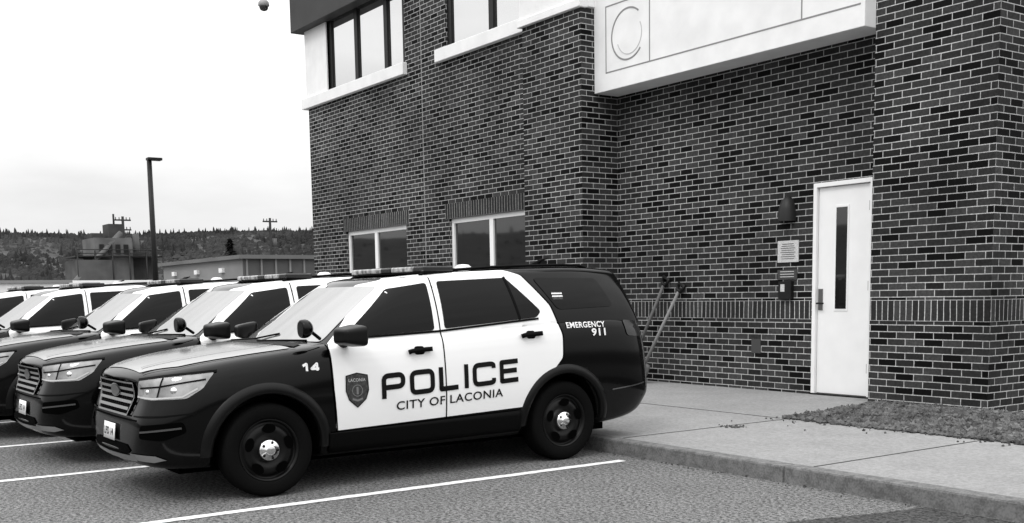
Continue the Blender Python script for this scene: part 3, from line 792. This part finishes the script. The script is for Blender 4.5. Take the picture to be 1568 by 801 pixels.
strip('grille_rim',[(-.40,.66),(-.47,.80),(-.45,.905),(.45,.905),(.47,.80),(.40,.66),(-.40,.66)],.014,front,grey,.022)
ov=[(.115*math.cos(2*math.pi*i/24),.83+.048*math.sin(2*math.pi*i/24)) for i in range(24)]
panel('grille_emblem_rim',[(x*1.12,.83+(z-.83)*1.18) for x,z in ov],front,chrome,.030,.03)
panel('grille_emblem',ov,front,plain('emblem_dark',.06,.3,.5),.034,.03)
panel('front_plate',[(-.155,.445),(-.155,.575),(.155,.575),(.155,.445)],front,letterw,.022,.05,thick=.004)
text('plate_text','LPD 14',0,.51,.24,.06,front,letter,.028,.02)
panel('lower_intake',[(-.50,.40),(-.42,.44),(.42,.44),(.50,.40),(.44,.37),(-.44,.37)],front,void,.008,.04)
strip('skid_strip',[(-.55,.345),(0,.335),(.55,.345)],.045,front,grey,.012)
strip('bumper_line',[(-.58,.63),(0,.625),(.58,.63)],.012,front,void,.008)
# light bar
LB=1.72; zr0=ztop(0,LB)
for s in (1,-1): box('lightbar_foot_%d'%s,s*.55-.04,s*.55+.04,LB-.06,LB+.06,ztop(.58,LB)-.02,zr0+.012,trim,CAR)
box('lightbar_base',-.68,.68,LB-.14,LB+.14,zr0+.006,zr0+.020,trim,CAR,.005)
segs=[-.69,-.50,-.30,-.10,.10,.30,.50,.69]
dk=plain('lightbar_dark',.02,.2,.4)
for i,(a,b) in enumerate(zip(segs,segs[1:])): box('lightbar_module_%d'%i,a,b-.006,LB-.15,LB+.15,zr0+.021,zr0+.068,dk if i in (3,6) else clear,CAR,.012)
box('lightbar_top',-.66,.66,LB-.10,LB+.10,zr0+.069,zr0+.074,trim,CAR,.003)
lathe('gps_puck',[(.001,.045),(.05,.04),(.075,.02),(.08,-.03)],(.45,2.12,ztop(.45,2.12)),'z',letterw,CAR,20)
tube('antenna_fin',[(.2,3.1,ztop(.2,3.1)),(.2,3.18,ztop(.2,3.1)+.05),(.2,3.26,ztop(.2,3.1)+.07)],[.03,.015,.006],trim,CAR)
tube('spotlight_arm',[(.86,.50,1.20),(.92,.40,1.26)],.014,trim,CAR)
bm=bmesh.new(); bmesh.ops.create_uvsphere(bm,u_segments=20,v_segments=14,radius=.074)
for v in bm.verts:
    if v.co.y<-.03: v.co.y=-.03
bmesh.ops.translate(bm,verts=bm.verts,vec=(.93,.335,1.285)); finish(bm,'spotlight',paint_k)
box('underbody',-.62,.62,-.6,3.6,.20,.40,void,CAR)
kids=list(CAR.children)
CAR.location=(-.97,0,0)
for dx,dy,rz in ((-2.58,-.15,.3),(-5.18,-.42,-.2),(-7.75,-.95,.2),(-10.4,-1.2,0)):
    e=empty('police_suv'); e.location=(-.97+dx,dy,0); e.rotation_euler=(0,0,math.radians(rz))
    for c in kids:
        q=c.copy(); COL.objects.link(q); q.parent=e

# ------------------------------------------------------------------ world and sun
w=bpy.data.worlds.new("World"); scene.world=w; w.use_nodes=True; nt=w.node_tree
bg=nt.nodes['Background']; bg.inputs['Strength'].default_value=.1
sky=nt.nodes.new('ShaderNodeTexSky'); sky.sky_type='NISHITA'; sky.sun_disc=False
hs=nt.nodes.new('ShaderNodeHueSaturation'); hs.inputs['Saturation'].default_value=0
nt.links.new(sky.outputs[0],hs.inputs['Color'])
tc=nt.nodes.new('ShaderNodeTexCoord'); sp=nt.nodes.new('ShaderNodeSeparateXYZ'); nt.links.new(tc.outputs['Generated'],sp.inputs[0])
z=math_node(nt,'MAXIMUM',sp.outputs[2],0.0)
L=math_node(nt,'ADD',math_node(nt,'MULTIPLY',z,25.0),7.3)
mpn=nt.nodes.new('ShaderNodeMapping'); mpn.inputs['Scale'].default_value=(1,1,3.5); nt.links.new(tc.outputs['Generated'],mpn.inputs['Vector'])
nz=nt.nodes.new('ShaderNodeTexNoise'); nz.inputs['Scale'].default_value=6; nz.inputs['Detail'].default_value=7; nt.links.new(mpn.outputs[0],nz.inputs['Vector'])
L=math_node(nt,'MULTIPLY',L,math_node(nt,'ADD',math_node(nt,'MULTIPLY',nz.outputs['Fac'],.42),.79))
cc=nt.nodes.new('ShaderNodeCombineColor')
for i in range(3): nt.links.new(L,cc.inputs[i])
mx=nt.nodes.new('ShaderNodeMix'); mx.data_type='RGBA'; mx.inputs[0].default_value=.92
nt.links.new(hs.outputs[0],mx.inputs[6]); nt.links.new(cc.outputs[0],mx.inputs[7]); nt.links.new(mx.outputs[2],bg.inputs['Color'])
sl=bpy.data.lights.new('sun','SUN'); sl.energy=.9; sl.angle=math.radians(12); sl.color=(1,.99,.98)
so=bpy.data.objects.new('sun',sl); COL.objects.link(so)
dirv=Vector((.35,-.75,1.0)).normalized()
so.rotation_euler=dirv.to_track_quat('Z','Y').to_euler()
sky.sun_elevation=math.asin(dirv.z); sky.sun_rotation=math.atan2(dirv.x,dirv.y)

# ------------------------------------------------------------------ camera
cam=bpy.data.cameras.new('camera'); co=bpy.data.objects.new('camera',cam); COL.objects.link(co)
yaw,pitch,roll=.6084,-.1152,-.0167
F=Vector((-math.cos(yaw)*math.cos(pitch),math.sin(yaw)*math.cos(pitch),math.sin(pitch)))
R=F.cross(Vector((0,0,1))).normalized(); U=R.cross(F)
R2=R*math.cos(roll)+U*math.sin(roll); U2=U*math.cos(roll)-R*math.sin(roll)
mt=Matrix((( R2.x,U2.x,-F.x,7.8309),(R2.y,U2.y,-F.y,-3.1847),(R2.z,U2.z,-F.z,1.5257),(0,0,0,1)))
co.matrix_world=mt
cam.sensor_width=36; cam.lens=1657.9/1568*36; cam.shift_y=(642.6-400.5)/1568
cam.clip_start=.05; cam.clip_end=5000
scene.camera=co
